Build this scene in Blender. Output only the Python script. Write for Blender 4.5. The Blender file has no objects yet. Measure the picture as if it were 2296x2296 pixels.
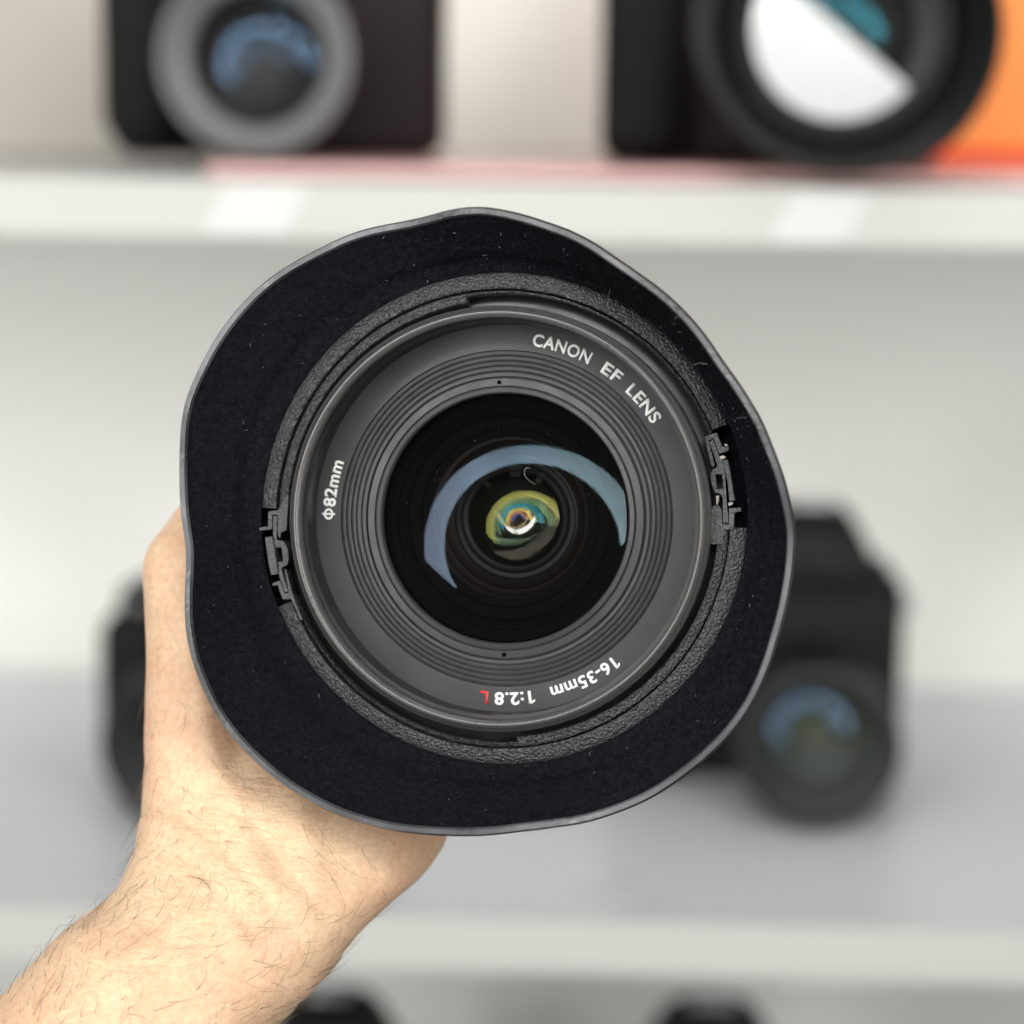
import bpy, bmesh, math, random
import numpy as np
from mathutils import Matrix, Vector
R = math.radians
rnd = random.Random(7)
sc = bpy.context.scene
C = sc.collection

# ------------------------------------------------------------------ camera
F = 5490.0                       # focal length in photograph pixels (2296 wide)
CAMZ = 1.45
CAM = Matrix.Translation((0, 0, CAMZ)) @ Matrix.Rotation(R(80), 4, 'X') @ Matrix.Rotation(R(0.6), 4, 'Z')
cd = bpy.data.cameras.new('camera'); co = bpy.data.objects.new('camera', cd); C.objects.link(co)
co.matrix_world = CAM
cd.sensor_width = 36.0; cd.lens = 36.0 * F / 2296.0
cd.clip_start = 0.01; cd.clip_end = 50
cd.dof.use_dof = True; cd.dof.focus_distance = 0.503; cd.dof.aperture_fstop = 7.6
sc.camera = co
sc.render.resolution_x = sc.render.resolution_y = 1024
sc.cycles.use_denoising = True
sc.cycles.transparent_max_bounces = 24
sc.cycles.max_bounces = 10
sc.cycles.caustics_reflective = False; sc.cycles.caustics_refractive = False
sc.view_settings.view_transform = 'Standard'; sc.view_settings.look = 'None'
sc.view_settings.exposure = 0.0; sc.view_settings.gamma = 1.0
sc.view_settings.use_curve_mapping = False

# ------------------------------------------------------------------ world (dim even room light) and lamps
W = bpy.data.worlds.new('World'); sc.world = W; W.use_nodes = True
W.node_tree.nodes['Background'].inputs[0].default_value = (1.0, 0.98, 0.96, 1)
W.node_tree.nodes['Background'].inputs[1].default_value = 0.11

def cam_pt(a, b, back): return CAM @ Vector((a, b, back))
def area(name, loc, target, sx, sy, radiance, color=(1, 1, 1), roll=0.0):
    l = bpy.data.lights.new(name, 'AREA'); l.shape = 'RECTANGLE'; l.size = sx; l.size_y = sy
    l.energy = radiance * math.pi * sx * sy; l.color = color
    o = bpy.data.objects.new(name, l); C.objects.link(o)
    d = (Vector(target) - Vector(loc)).normalized()
    o.matrix_world = Matrix.Translation(loc) @ d.to_track_quat('-Z', 'Y').to_matrix().to_4x4() @ Matrix.Rotation(roll, 4, 'Z')
    return o
# added unseen lamp behind the camera, arch-shaped for the arc reflected in the glass
ARCH_L = 18.5
AX, AY, AW, AH = -0.30, -0.25, 4.4, 2.6
arch = area('added_arch_light', cam_pt(AX, AY, 1.0), cam_pt(AX, AY, 0.0), AW, AH, ARCH_L, (1.0, 0.985, 0.96))
arch.data.use_nodes = True
nt = arch.data.node_tree; em = nt.nodes['Emission']
geo = nt.nodes.new('ShaderNodeNewGeometry')
def nmath(nt, op, a, b=None, c=None):
    n = nt.nodes.new('ShaderNodeMath'); n.operation = op
    for i, v in enumerate((a, b, c)):
        if v is None: continue
        if hasattr(v, 'links'): nt.links.new(v, n.inputs[i])
        else: n.inputs[i].default_value = v
    return n.outputs[0]
def ndot(nt, vec, axis, org):
    s = nt.nodes.new('ShaderNodeVectorMath'); s.operation = 'SUBTRACT'; nt.links.new(vec, s.inputs[0]); s.inputs[1].default_value = org
    d = nt.nodes.new('ShaderNodeVectorMath'); d.operation = 'DOT_PRODUCT'; nt.links.new(s.outputs[0], d.inputs[0]); d.inputs[1].default_value = axis
    return d.outputs['Value']
org = cam_pt(0, 0, 1.0); R3 = CAM.to_3x3()
a_ = ndot(nt, geo.outputs['Position'], R3 @ Vector((1, 0, 0)), org)
b_ = ndot(nt, geo.outputs['Position'], R3 @ Vector((0, 1, 0)), org)
def ncirc(cx, cy):
    dx = nmath(nt, 'SUBTRACT', a_, cx); dy = nmath(nt, 'SUBTRACT', b_, cy)
    return nmath(nt, 'SQRT', nmath(nt, 'ADD', nmath(nt, 'MULTIPLY', dx, dx), nmath(nt, 'MULTIPLY', dy, dy)))
def nramp(v, lo, hi):
    n = nt.nodes.new('ShaderNodeMapRange'); n.interpolation_type = 'SMOOTHSTEP'; nt.links.new(v, n.inputs[0])
    n.inputs[1].default_value = lo; n.inputs[2].default_value = hi; return n.outputs[0]
d1 = ncirc(-0.232, -0.988); d2 = ncirc(-0.197, -0.652)
m1 = nmath(nt, 'SUBTRACT', 1.0, nramp(d1, 1.875, 1.925))
m2 = nramp(d2, 1.28, 1.325)
nz = nt.nodes.new('ShaderNodeTexNoise'); nz.inputs['Scale'].default_value = 1.6; nt.links.new(geo.outputs['Position'], nz.inputs['Vector'])
uneven = nmath(nt, 'ADD', 0.62, nmath(nt, 'MULTIPLY', nz.outputs['Fac'], 0.76))
m1 = nmath(nt, 'MULTIPLY', m1, nmath(nt, 'MULTIPLY', uneven, nmath(nt, 'ADD', 0.88, nmath(nt, 'MULTIPLY', 0.35, nmath(nt, 'SUBTRACT', 1.0, nramp(d2, 1.30, 1.48))))))
m3 = nmath(nt, 'GREATER_THAN', nmath(nt, 'ADD', b_, nmath(nt, 'MULTIPLY', a_, 0.487)), -1.861)
m4 = nmath(nt, 'MAXIMUM', nmath(nt, 'LESS_THAN', a_, 0.0), nmath(nt, 'GREATER_THAN', b_, -0.40))
nt.links.new(nmath(nt, 'MULTIPLY', nmath(nt, 'MULTIPLY', nmath(nt, 'MULTIPLY', m1, m2), m3), m4), em.inputs['Strength'])
# added unseen lamp that brightens the shelves from above
area('shelf_fill_light', (0.45, 0.62, CAMZ + 0.70), (0.30, 1.25, CAMZ - 0.25), 1.1, 0.25, 3.2, (1.0, 0.985, 0.95))
# ------------------------------------------------------------------ geometry helpers
def at(px, py, d):
    return CAM @ Vector(((px - 1148) / F * d, -(py - 1148) / F * d, -d))
def at_y(px, py, Y):
    o = CAM.translation; d = (at(px, py, 1.0) - o)
    return o + d * (Y - o.y) / d.y

MATS = {}
def mat(name, col, rough=0.5, metal=0.0, spec=0.5, bump=None, var=None, coat=0.0, sheen=0.0, sss=None, coords='Object', bump2=None, rough_var=None):
    m = bpy.data.materials.new(name); m.use_nodes = True; nt = m.node_tree
    p = nt.nodes['Principled BSDF']
    p.inputs['Base Color'].default_value = (*col, 1); p.inputs['Roughness'].default_value = rough
    p.inputs['Metallic'].default_value = metal; p.inputs['Specular IOR Level'].default_value = spec
    p.inputs['Coat Weight'].default_value = coat; p.inputs['Coat Roughness'].default_value = 0.08
    if sheen: p.inputs['Sheen Weight'].default_value = sheen; p.inputs['Sheen Roughness'].default_value = 0.6
    if sss: p.inputs['Subsurface Weight'].default_value = sss[0]; p.inputs['Subsurface Scale'].default_value = sss[1]; p.inputs['Subsurface Radius'].default_value = (1.0, 0.35, 0.18)
    tc = nt.nodes.new('ShaderNodeTexCoord')
    def noise(scale, detail=3, dist=0.0, stretch=None):
        n = nt.nodes.new('ShaderNodeTexNoise'); n.inputs['Scale'].default_value = scale; n.inputs['Detail'].default_value = detail; n.inputs['Distortion'].default_value = dist
        if stretch:
            mp = nt.nodes.new('ShaderNodeMapping'); mp.inputs['Scale'].default_value = stretch[0]; mp.inputs['Rotation'].default_value = stretch[1]
            nt.links.new(tc.outputs[coords], mp.inputs[0]); nt.links.new(mp.outputs[0], n.inputs['Vector'])
        else: nt.links.new(tc.outputs[coords], n.inputs['Vector'])
        return n.outputs['Fac']
    if var:
        out = None
        r = nt.nodes.new('ShaderNodeValToRGB'); nt.links.new(noise(var[0], 4), r.inputs[0])
        r.color_ramp.elements[0].position = 0.3; r.color_ramp.elements[1].position = 0.7
        r.color_ramp.elements[0].color = (*var[1], 1); r.color_ramp.elements[1].color = (*var[2], 1)
        nt.links.new(r.outputs[0], p.inputs['Base Color'])
    if rough_var:
        mr = nt.nodes.new('ShaderNodeMapRange'); nt.links.new(noise(rough_var[0], 4), mr.inputs[0])
        mr.inputs[1].default_value = 0.3; mr.inputs[2].default_value = 0.7
        mr.inputs[3].default_value = rough_var[1]; mr.inputs[4].default_value = rough_var[2]
        nt.links.new(mr.outputs[0], p.inputs['Roughness'])
    prev = None
    for bp in (bump, bump2):
        if bp:
            b = nt.nodes.new('ShaderNodeBump'); b.inputs['Strength'].default_value = bp[1]; b.inputs['Distance'].default_value = bp[2]
            nt.links.new(noise(bp[0], bp[3] if len(bp) > 3 else 2, 0.0, bp[4] if len(bp) > 4 else None), b.inputs['Height'])
            if prev: nt.links.new(prev, b.inputs['Normal'])
            prev = b.outputs[0]
    if prev: nt.links.new(prev, p.inputs['Normal'])
    MATS[name] = m
    return m
def glass(name, tint, fac):
    m = bpy.data.materials.new(name); m.use_nodes = True; nt = m.node_tree
    nt.nodes.remove(nt.nodes['Principled BSDF'])
    t = nt.nodes.new('ShaderNodeBsdfTransparent'); g = nt.nodes.new('ShaderNodeBsdfGlossy'); g.inputs['Roughness'].default_value = 0.0
    g.inputs['Color'].default_value = (*tint, 1)
    mx = nt.nodes.new('ShaderNodeMixShader'); mx.inputs[0].default_value = fac
    nt.links.new(t.outputs[0], mx.inputs[1]); nt.links.new(g.outputs[0], mx.inputs[2])
    nt.links.new(mx.outputs[0], nt.nodes['Material Output'].inputs['Surface'])
    return m

def link(name, me, m=None, parent=None, smooth=35):
    me.name = name
    o = bpy.data.objects.new(name, me); C.objects.link(o)
    if m: me.materials.clear(); me.materials.append(m)
    if smooth is not None:
        me.polygons.foreach_set('use_smooth', [True] * len(me.polygons))
        me.set_sharp_from_angle(angle=R(smooth))
    if parent: o.parent = parent
    return o
def pyd(v, f):
    me = bpy.data.meshes.new('m'); me.from_pydata([tuple(x) for x in v], [], f); me.update()
    return me
def fixn(me):
    bm = bmesh.new(); bm.from_mesh(me); bmesh.ops.recalc_face_normals(bm, faces=bm.faces); bm.to_mesh(me); bm.free(); return me
def lathe(prof, seg=160, closed=True, a0=None, a1=None):
    """profile of (r, z) in metres turned round z; closed = profile is a loop; a0..a1 in degrees for an arc with end caps"""
    full = a0 is None
    n = len(prof); v = []; f = []
    k = seg if full else seg + 1
    for i in range(k):
        a = 2 * math.pi * i / seg if full else R(a0 + (a1 - a0) * i / seg)
        for r, z in prof: v.append((r * math.cos(a), r * math.sin(a), z))
    for i in range(seg):
        j = (i + 1) % k
        for q in range(n if closed else n - 1):
            q2 = (q + 1) % n
            f.append((i * n + q, j * n + q, j * n + q2, i * n + q2))
    if not full and closed:
        f.append(tuple(range(n))); f.append(tuple((k - 1) * n + q for q in reversed(range(n))))
    return fixn(pyd(v, f))
def dome(r, zedge, Rad, seg=128, rings=24, sign=1):
    """spherical cap, edge circle of radius r at z = zedge, bulging to +z (sign 1) or -z"""
    cz = math.sqrt(Rad * Rad - r * r); v = [(0, 0, zedge + sign * (Rad - cz))]; f = []
    for i in range(1, rings + 1):
        q = r * i / rings; z = zedge + sign * (math.sqrt(Rad * Rad - q * q) - cz)
        for s in range(seg):
            a = 2 * math.pi * s / seg; v.append((q * math.cos(a), q * math.sin(a), z))
    for s in range(seg): f.append((0, 1 + s, 1 + (s + 1) % seg))
    for i in range(rings - 1):
        for s in range(seg):
            a = 1 + i * seg + s; b = 1 + i * seg + (s + 1) % seg
            f.append((a, a + seg, b + seg, b))
    return pyd(v, f)
def box(x0, x1, y0, y1, z0, z1, bev=0.0, seg=2):
    bm = bmesh.new(); bmesh.ops.create_cube(bm, size=1.0)
    for q in bm.verts: q.co = ((x0 + x1) / 2 + q.co.x * (x1 - x0), (y0 + y1) / 2 + q.co.y * (y1 - y0), (z0 + z1) / 2 + q.co.z * (z1 - z0))
    if bev: bmesh.ops.bevel(bm, geom=bm.edges[:], offset=bev, segments=seg, affect='EDGES', profile=0.5)
    me = bpy.data.meshes.new('m'); bm.to_mesh(me); bm.free(); return me
def prism(poly, z0, z1, holes=(), bev=0.0):
    """flat outline (list of xy) extruded from z0 to z1, holes cut through"""
    bm = bmesh.new()
    def loop(pts, z):
        vs = [bm.verts.new((x, y, z)) for x, y in pts]
        return vs, [bm.edges.new((vs[i], vs[(i + 1) % len(vs)])) for i in range(len(vs))]
    es = []; 
    for pts in (poly, *holes): es += loop(pts, z1)[1]
    r = bmesh.ops.triangle_fill(bm, use_beauty=True, use_dissolve=False, edges=es)
    faces = [g for g in r['geom'] if isinstance(g, bmesh.types.BMFace)]
    ex = bmesh.ops.extrude_face_region(bm, geom=faces)
    for g in ex['geom']:
        if isinstance(g, bmesh.types.BMVert): g.co.z = z0
    bmesh.ops.recalc_face_normals(bm, faces=bm.faces)
    me = bpy.data.meshes.new('m'); bm.to_mesh(me); bm.free(); return me
def tube(pts, r0, r1=None, seg=5):
    r1 = r0 if r1 is None else r1; v = []; f = []; n = len(pts)
    for i, p in enumerate(pts):
        p = Vector(p); t = (Vector(pts[min(i + 1, n - 1)]) - Vector(pts[max(i - 1, 0)])).normalized()
        u = t.orthogonal().normalized(); w = t.cross(u); r = r0 + (r1 - r0) * i / (n - 1)
        for s in range(seg):
            a = 2 * math.pi * s / seg; v.append(p + u * (r * math.cos(a)) + w * (r * math.sin(a)))
    for i in range(n - 1):
        for s in range(seg): f.append((i * seg + s, i * seg + (s + 1) % seg, (i + 1) * seg + (s + 1) % seg, (i + 1) * seg + s))
    f.append(tuple(reversed(range(seg)))); f.append(tuple((n - 1) * seg + s for s in range(seg)))
    return v, f
def tubes(lst, seg=4):
    V = []; Fc = []
    for pts, r0, r1 in lst:
        v, f = tube(pts, r0, r1, seg); b = len(V); V += v; Fc += [tuple(i + b for i in q) for q in f]
    return pyd(V, Fc)
def thing(name, label, cat, M=None, group=None):
    o = bpy.data.objects.new(name, None); C.objects.link(o); o.empty_display_size = 0.01
    if M is not None: o.matrix_world = M
    o['label'] = label; o['category'] = cat
    if group: o['group'] = group
    return o
def tag(o, label, cat, group=None):
    o['label'] = label; o['category'] = cat
    if group: o['group'] = group
    return o

# ------------------------------------------------------------------ materials
flock = mat('black_flock', (0.007, 0.007, 0.009), 1.0, spec=0.02, bump=(3200, 0.9, 0.0007, 3), bump2=(500, 0.2, 0.001, 3), var=(900, (0.0055, 0.0055, 0.0074), (0.0135, 0.0130, 0.0172)))
grit = mat('gritty_black_plastic', (0.07, 0.072, 0.077), 0.42, bump=(1700, 1.0, 0.0011, 2), spec=0.7, rough_var=(1300, 0.28, 0.5), var=(1400, (0.020, 0.0205, 0.022), (0.075, 0.077, 0.082)))
latm = mat('latch_plastic', (0.055, 0.057, 0.061), 0.40, bump=(2000, 0.6, 0.0006, 2), var=(1500, (0.04, 0.041, 0.044), (0.072, 0.074, 0.079)))
smoothblk = mat('smooth_black_plastic', (0.009, 0.009, 0.010), 0.35, rough_var=(120, 0.28, 0.45))
rimm = mat('grey_rim_plastic_glints', (0.09, 0.094, 0.10), 0.30, bump=(900, 0.45, 0.0006, 3), rough_var=(260, 0.22, 0.5), var=(45, (0.022, 0.023, 0.025), (0.15, 0.155, 0.165)))  # lighter and darker tone patches paint broken highlights on the grey rim
ringm = mat('matte_grey_name_ring', (0.042, 0.043, 0.045), 0.47, bump=(3000, 0.12, 0.0003, 2), var=(90, (0.036, 0.037, 0.039), (0.048, 0.049, 0.051)), rough_var=(200, 0.42, 0.58))
alu = mat('dark_anodised_metal', (0.085, 0.085, 0.084), 0.22, metal=0.2, spec=0.9, rough_var=(300, 0.26, 0.36))
deep = mat('light_trap_black', (0.0016, 0.0014, 0.0013), 0.7, spec=0.03)
deep2 = mat('inner_tube_black', (0.0035, 0.0034, 0.0036), 0.45, spec=0.10)
deepr = mat('brown_black_ring', (0.0032, 0.0022, 0.0016), 0.5, spec=0.06)
white = mat('white_paint', (0.88, 0.88, 0.86), 0.5)
red = mat('red_paint', (0.65, 0.05, 0.04), 0.5)
holem = mat('hole_black', (0.002, 0.002, 0.002), 0.9, spec=0.0)
steel = mat('bright_spring_steel', (0.8, 0.77, 0.7), 0.3, metal=1.0)
lint = mat('pale_lint', (0.30, 0.30, 0.33), 0.8)

# ------------------------------------------------------------------ THE LENS (local +z is the optical axis towards the viewer)
al, be = R(9.0), R(0.6)
zc = Vector((-math.sin(al), -math.sin(be), 0)); zc.z = math.sqrt(1 - zc.length_squared)
xc = Vector((1, 0, 0)); xc = (xc - zc * xc.dot(zc)).normalized(); yc = zc.cross(xc)
ML = CAM @ (Matrix.Translation(((1112 - 1148) / F * 0.5, -(1164 - 1148) / F * 0.5, -0.5)) @ Matrix((xc, yc, zc)).transposed().to_4x4())
MLi = ML.inverted()
def lp(px, py, w):
    o = MLi @ CAM.translation; d = (MLi @ at(px, py, 1.0)) - o
    return o + d * ((w - o.z) / d.z)
mm = 0.001
lens = thing('camera_lens', 'black wide-angle camera lens with flared petal hood held up in front of the shelves', 'lens', ML)

# barrel behind the name ring (mostly hidden by the hood), with grip rings and a red ring
barrel = link('barrel', lathe([(.0405, -.0135), (.0405, -.004), (.0436, -.0035), (.0438, -.0085), (.0462, -.009), (.0462, -.013), (.0440, -.014), (.0440, -.060), (.0432, -.062), (.0432, -.078), (.0440, -.080), (.0440, -.104), (.0380, -.110), (.0330, -.114), (.0330, -.119), (.0200, -.119), (.0200, -.040), (.0300, -.020)], 128), smoothblk, lens)
ribs = []
for i in range(60):
    a = 2 * math.pi * i / 60
    ribs.append(([(0.0443 * math.cos(a), 0.0443 * math.sin(a), -.0825), (0.0443 * math.cos(a), 0.0443 * math.sin(a), -.1015)], 0.0011, 0.0011))
o = link('zoom_ring', tubes(ribs, 6), smoothblk, lens); o['kind'] = 'stuff'
link('red_ring', lathe([(.0435, -.0640), (.0436, -.0640), (.0436, -.0656), (.0425, -.0656), (.0425, -.0640)], 96), red, lens)

# front filter ring: bevelled face, thread ridges on its inner wall
prof = [(.0437, -.0060), (.0437, -.0017), (.0435, -.0011), (.0431, -.0007), (.04305, -.0009), (.0430, -.0006), (.0425, -.0002), (.04245, -.0004), (.0424, -.0001), (.0420, 0.0), (.0417, -.0002)]
z = -.0006
for k in range(3):
    prof += [(.0413, z), (.0416, z - .0004)]; z -= .0009
prof += [(.0413, z), (.0426, z - .0004), (.0426, -.0060)]
link('filter_ring', lathe(prof, 200), alu, lens, smooth=60)
link('filter_recess', lathe([(.0413, -.0036), (.0411, -.0125), (.0424, -.0125), (.0424, -.0036)], 160), deep2, lens)

# name ring: flat face, five grooves, raised inner rings
gr = [(.0410, -.0140), (.0410, -.0119)]
gro = [.03490, .03380, .03270, .03165, .03050]
ztop = -.0118
for i, g in enumerate(gro):
    zt = ztop + i * 0.00006
    gr += [(g + .00030, zt), (g + .00018, zt - .0007), (g - .00010, zt - .0007), (g - .00016, zt + .00006)]
    if i < 4: gr += [(gro[i + 1] + .00055, zt + .00022)]
gr += [(.0297, -.0115), (.0295, -.0124), (.0292, -.0124), (.0291, -.0112), (.0277, -.0109), (.02755, -.0116), (.02735, -.0116), (.0272, -.0108), (.0264, -.0105), (.0261, -.0109), (.0261, -.0140)]
name_ring = link('name_ring', lathe(gr, 240), ringm, lens, smooth=25)
for px, py in ((1119.5, 857.6), (1130, 1468)):
    p = lp(px, py, -.01098)
    hole = link('pin_hole', lathe([(0.0, 0.0), (.00046, 0.0), (.00046, .00006), (.00040, .00008), (0.0, .00008)], 20), holem, name_ring); hole.location = (p.x, p.y, -.01104)

def flat_text(s, weight):
    cu = bpy.data.curves.new('t', 'FONT'); cu.body = s; cu.size = 1.0; cu.offset = weight; cu.extrude = 0.0; cu.resolution_u = 4; cu.space_character = 1.07
    to = bpy.data.objects.new('t', cu); C.objects.link(to)
    dg = bpy.context.evaluated_depsgraph_get()
    me = bpy.data.meshes.new_from_object(to.evaluated_get(dg)); C.objects.unlink(to); bpy.data.objects.remove(to)
    bm = bmesh.new(); bm.from_mesh(me); return me, bm
def bent_text(s, p0, p1, m, rb=.03650, cap=.00262, z=-.01178, weight=0.027):
    """one word set round the name ring, from pixel p0 to p1"""
    phi = s[0] == '\u03a6'
    me, bm = flat_text(s[1:] if phi else s, weight)
    x0 = min(q.co.x for q in bm.verts)
    def quad(pts): bm.faces.new([bm.verts.new((x, y, 0)) for x, y in pts])
    if phi:                                        # ring with an upright stroke
        cxp = x0 - .40; cyp = .36
        for i in range(24):
            a, b = 2 * math.pi * i / 24, 2 * math.pi * (i + 1) / 24
            quad([(cxp + rx * math.cos(t), cyp + ry * math.sin(t)) for rx, ry, t in ((.20, .17, a), (.31, .275, a), (.31, .275, b), (.20, .17, b))])
        quad([(cxp - .05, -.02), (cxp + .05, -.02), (cxp + .05, .74), (cxp - .05, .74)])
    if s[0] == '1':                                # flag of the figure one
        quad([(x0 + .03, .735), (x0 - .17, .60), (x0 - .17, .475), (x0 + .03, .60)])
    bmesh.ops.triangulate(bm, faces=bm.faces)
    bmesh.ops.subdivide_edges(bm, edges=[e for e in bm.edges if e.calc_length() > 0.2], cuts=2)
    xs = [q.co.x for q in bm.verts]; x0, x1 = min(xs), max(xs)
    a = lp(*p0, z); b = lp(*p1, z); ta = math.atan2(a.y, a.x); tb = math.atan2(b.y, b.x)
    if tb > ta: tb -= 2 * math.pi
    CAPH = 0.729
    ex = bmesh.ops.extrude_face_region(bm, geom=bm.faces[:])
    for g in ex['geom']:
        if isinstance(g, bmesh.types.BMVert): g.co.z = 1.0
    for q in bm.verts:
        t = ta + (tb - ta) * (q.co.x - x0) / (x1 - x0); r = rb + q.co.y / CAPH * cap
        q.co = (r * math.cos(t), r * math.sin(t), z + (0.00008 if q.co.z > 0.5 else -0.00012))
    bmesh.ops.recalc_face_normals(bm, faces=bm.faces)
    bm.to_mesh(me); bm.free()
    print(s, (ta - tb) * (rb + cap / 2) / (x1 - x0) / (cap / CAPH))
    return link('lettering', me, m, name_ring, smooth=None)
bent_text('CANON', (1196, 757), (1329, 797), white)
bent_text('EF', (1354, 820), (1398, 842), white)
bent_text('LENS', (1411, 868), (1483, 938), white)
bent_text('16-35mm', (1391, 1489), (1236, 1556), white)
bent_text('1:2.8', (1201, 1577), (1108, 1579), white)
bent_text('L', (1093, 1578), (1073, 1578), red)
bent_text('\u03a682mm', (731, 1165), (752, 1030), white)

# optics: black stepped funnel behind the front element, coated inner elements
def zi(pr): return [(r, -.0125 + (z + .0125) * .6 if z < -.0125 else z) for r, z in pr]
OFF = Vector((.0009, 0, 0))
def inner_part(name, me, m):
    o = link(name, me, m, lens); o.location = OFF; return o
fun = [(.0262, -.0125), (.0258, -.0150), (.0236, -.0165), (.0234, -.0172), (.0216, -.0185), (.0213, -.0193), (.0190, -.0205), (.0187, -.0213), (.0168, -.0222)]
link('light_trap', lathe(zi(fun), 160, closed=False), deep, lens)
inner_part('inner_ring', lathe(zi([(.0176, -.0222), (.0166, -.0219), (.0162, -.0226), (.0152, -.0232), (.0150, -.0229), (.0146, -.0236), (.0133, -.0246)]), 128, closed=False), deepr)
tubeprof = [(.0134, -.0245), (.0130, -.0242), (.0127, -.0250), (.0118, -.0254), (.0116, -.0250), (.0112, -.0258), (.0104, -.0262), (.0100, -.0256), (.0096, -.0268), (.0094, -.0350)]
inner_part('inner_tube', lathe(zi(tubeprof), 128, closed=False), deep2)
inner_part('tube_end', lathe(zi([(.0095, -.0349), (.0040, -.0352), (0.0, -.0352)]), 48, closed=False), deep)
tabp = []
for a0, a1 in ((84, 98), (55, 62), (128, 134)):
    inner_part('retainer_tab', lathe(zi([(.0088, -.0262), (.0112, -.0256), (.0112, -.0268), (.0088, -.0270)]), 6, True, a0, a1), deep2)
fg_m = glass('blue_coated_glass', (0.55, 0.80, 1.0), 0.0165)
fnt = fg_m.node_tree; gl = [n for n in fnt.nodes if n.type == 'BSDF_GLOSSY'][0]
tcx = fnt.nodes.new('ShaderNodeTexCoord'); sx = fnt.nodes.new('ShaderNodeSeparateXYZ'); mr = fnt.nodes.new('ShaderNodeMapRange'); cr = fnt.nodes.new('ShaderNodeValToRGB')
fnt.links.new(tcx.outputs['Object'], sx.inputs[0]); fnt.links.new(sx.outputs[0], mr.inputs[0]); mr.inputs[1].default_value = -.022; mr.inputs[2].default_value = .026
fnt.links.new(mr.outputs[0], cr.inputs[0]); fnt.links.new(cr.outputs[0], gl.inputs['Color'])
cr.color_ramp.elements[0].color = (0.50, 0.62, 0.88, 1); cr.color_ramp.elements[1].color = (0.50, 0.72, 0.80, 1)
e = cr.color_ramp.elements.new(0.55); e.color = (0.40, 0.61, 0.78, 1)
fg = link('front_glass', dome(.0262, -.0115, .058, 200, 40), fg_m, lens)
for r, ze, Rad, tint, fac, sg in (
        (.0093, -.0205, .0214, (0.74, 0.74, 0.16), 0.017, 1),
        (.0091, -.0209, .0190, (0.62, 0.58, 0.34), 0.006, 1),
        (.0082, -.0213, .0156, (0.42, 0.80, 0.34), 0.013, 1),
        (.0070, -.0217, .0118, (0.04, 0.36, 0.50), 0.028, 1),
        (.0060, -.0220, .0092, (0.40, 0.90, 0.55), 0.014, 1),
        (.0050, -.0223, .0070, (1.00, 0.64, 0.16), 0.040, 1),
        (.0036, -.0226, .0046, (0.90, 0.40, 0.22), 0.036, 1),
        (.0024, -.0229, .0029, (0.25, 0.28, 0.80), 0.050, 1),
        (.0090, -.0222, .0330, (0.75, 0.72, 0.60), 0.004, -1),
        (.0070, -.0228, .0210, (0.55, 0.80, 0.50), 0.008, -1),
        (.0045, -.0233, .0085, (1.00, 0.80, 0.40), 0.020, -1)):
    inner_part('inner_element', dome(r, ze, Rad, 72, 20, sg), glass('coated_element_glass', tint, fac))
crescent = [(1132,1178),(1150,1186),(1166,1186),(1183,1177),(1195,1164),(1198,1156),(1201,1166),(1193,1181),(1179,1193),(1165,1198),(1148,1195),(1137,1187)]
reflw = mat('reflection_white', (0.74, 0.74, 0.72), 0.5)  # white crescent and its letter paint a reflection seen deep in the lens
rl = link('rear_reflection', prism([(q.x, q.y) for q in (lp(x, y, -.0213) for x, y in crescent)], -.0215, -.0213), reflw, lens, smooth=None)
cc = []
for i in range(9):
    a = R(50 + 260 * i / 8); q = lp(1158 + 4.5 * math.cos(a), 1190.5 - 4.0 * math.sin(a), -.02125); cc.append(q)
link('reflected_letter', tubes([(cc, .00010, .00010)], 5), holem, rl, smooth=None)
# a hair and dust specks lying on the front glass
def on_glass(px, py, h=.00004):
    p = lp(px, py, -.008)
    for _ in range(4):
        rr2 = p.x ** 2 + p.y ** 2; z = -.0115 - math.sqrt(.058 ** 2 - .0262 ** 2) + math.sqrt(.058 ** 2 - rr2) + h; p = lp(px, py, z)
    return p
gl_l = [([on_glass(*q) for q in ((1188,1050),(1182,1048),(1176,1054),(1176,1064),(1182,1074),(1190,1080),(1200,1086))], .00005, .00003)]
for i in range(26):
    t = rnd.gauss(2.3, .8); r = rnd.uniform(150, 268); q = on_glass(1133 + r * math.cos(t), 1163 - r * math.sin(t)); sz = rnd.uniform(.00003, .00008)
    gl_l.append(([q, q + Vector((sz, sz * .4, 0))], sz, sz * .6))
o = link('lint', tubes(gl_l, 5), lint, fg, smooth=None); o['kind'] = 'stuff'

# ------------------------------------------------------------------ THE HOOD (a part of the lens; its pieces are sub-parts)
OUT = [(1080,460),(1014,465),(960,481),(905,494),(833,507),(778,523),(724,549),(670,577),(615,610),(568,648),(525,694),(489,741),(460,788),(434,842),(416,882),(405,922),(400,965),(398,1020),(398,1092),(400,1141),(405,1183),(411,1216),(413,1257),(411,1299),(409,1348),(411,1406),(419,1456),(434,1506),(452,1551),(475,1597),(512,1651),(554,1696),(604,1742),(662,1783),(724,1818),(794,1845),(877,1866),(960,1875),(1022,1878),(1100,1876),(1163,1868),(1246,1858),(1308,1849),(1386,1825),(1460,1793),(1524,1751),(1588,1700),(1643,1645),(1686,1585),(1724,1504),(1746,1433),(1771,1338),(1783,1250),(1785,1190),(1780,1155),(1773,1128),(1768,1099),(1757,1061),(1743,1024),(1727,983),(1710,941),(1691,909),(1661,861),(1620,805),(1583,749),(1542,701),(1490,652),(1434,611),(1378,573),(1335,543),(1285,516),(1229,496),(1154,473)]
CX, CY = 1091.0, 1168.0
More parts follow.
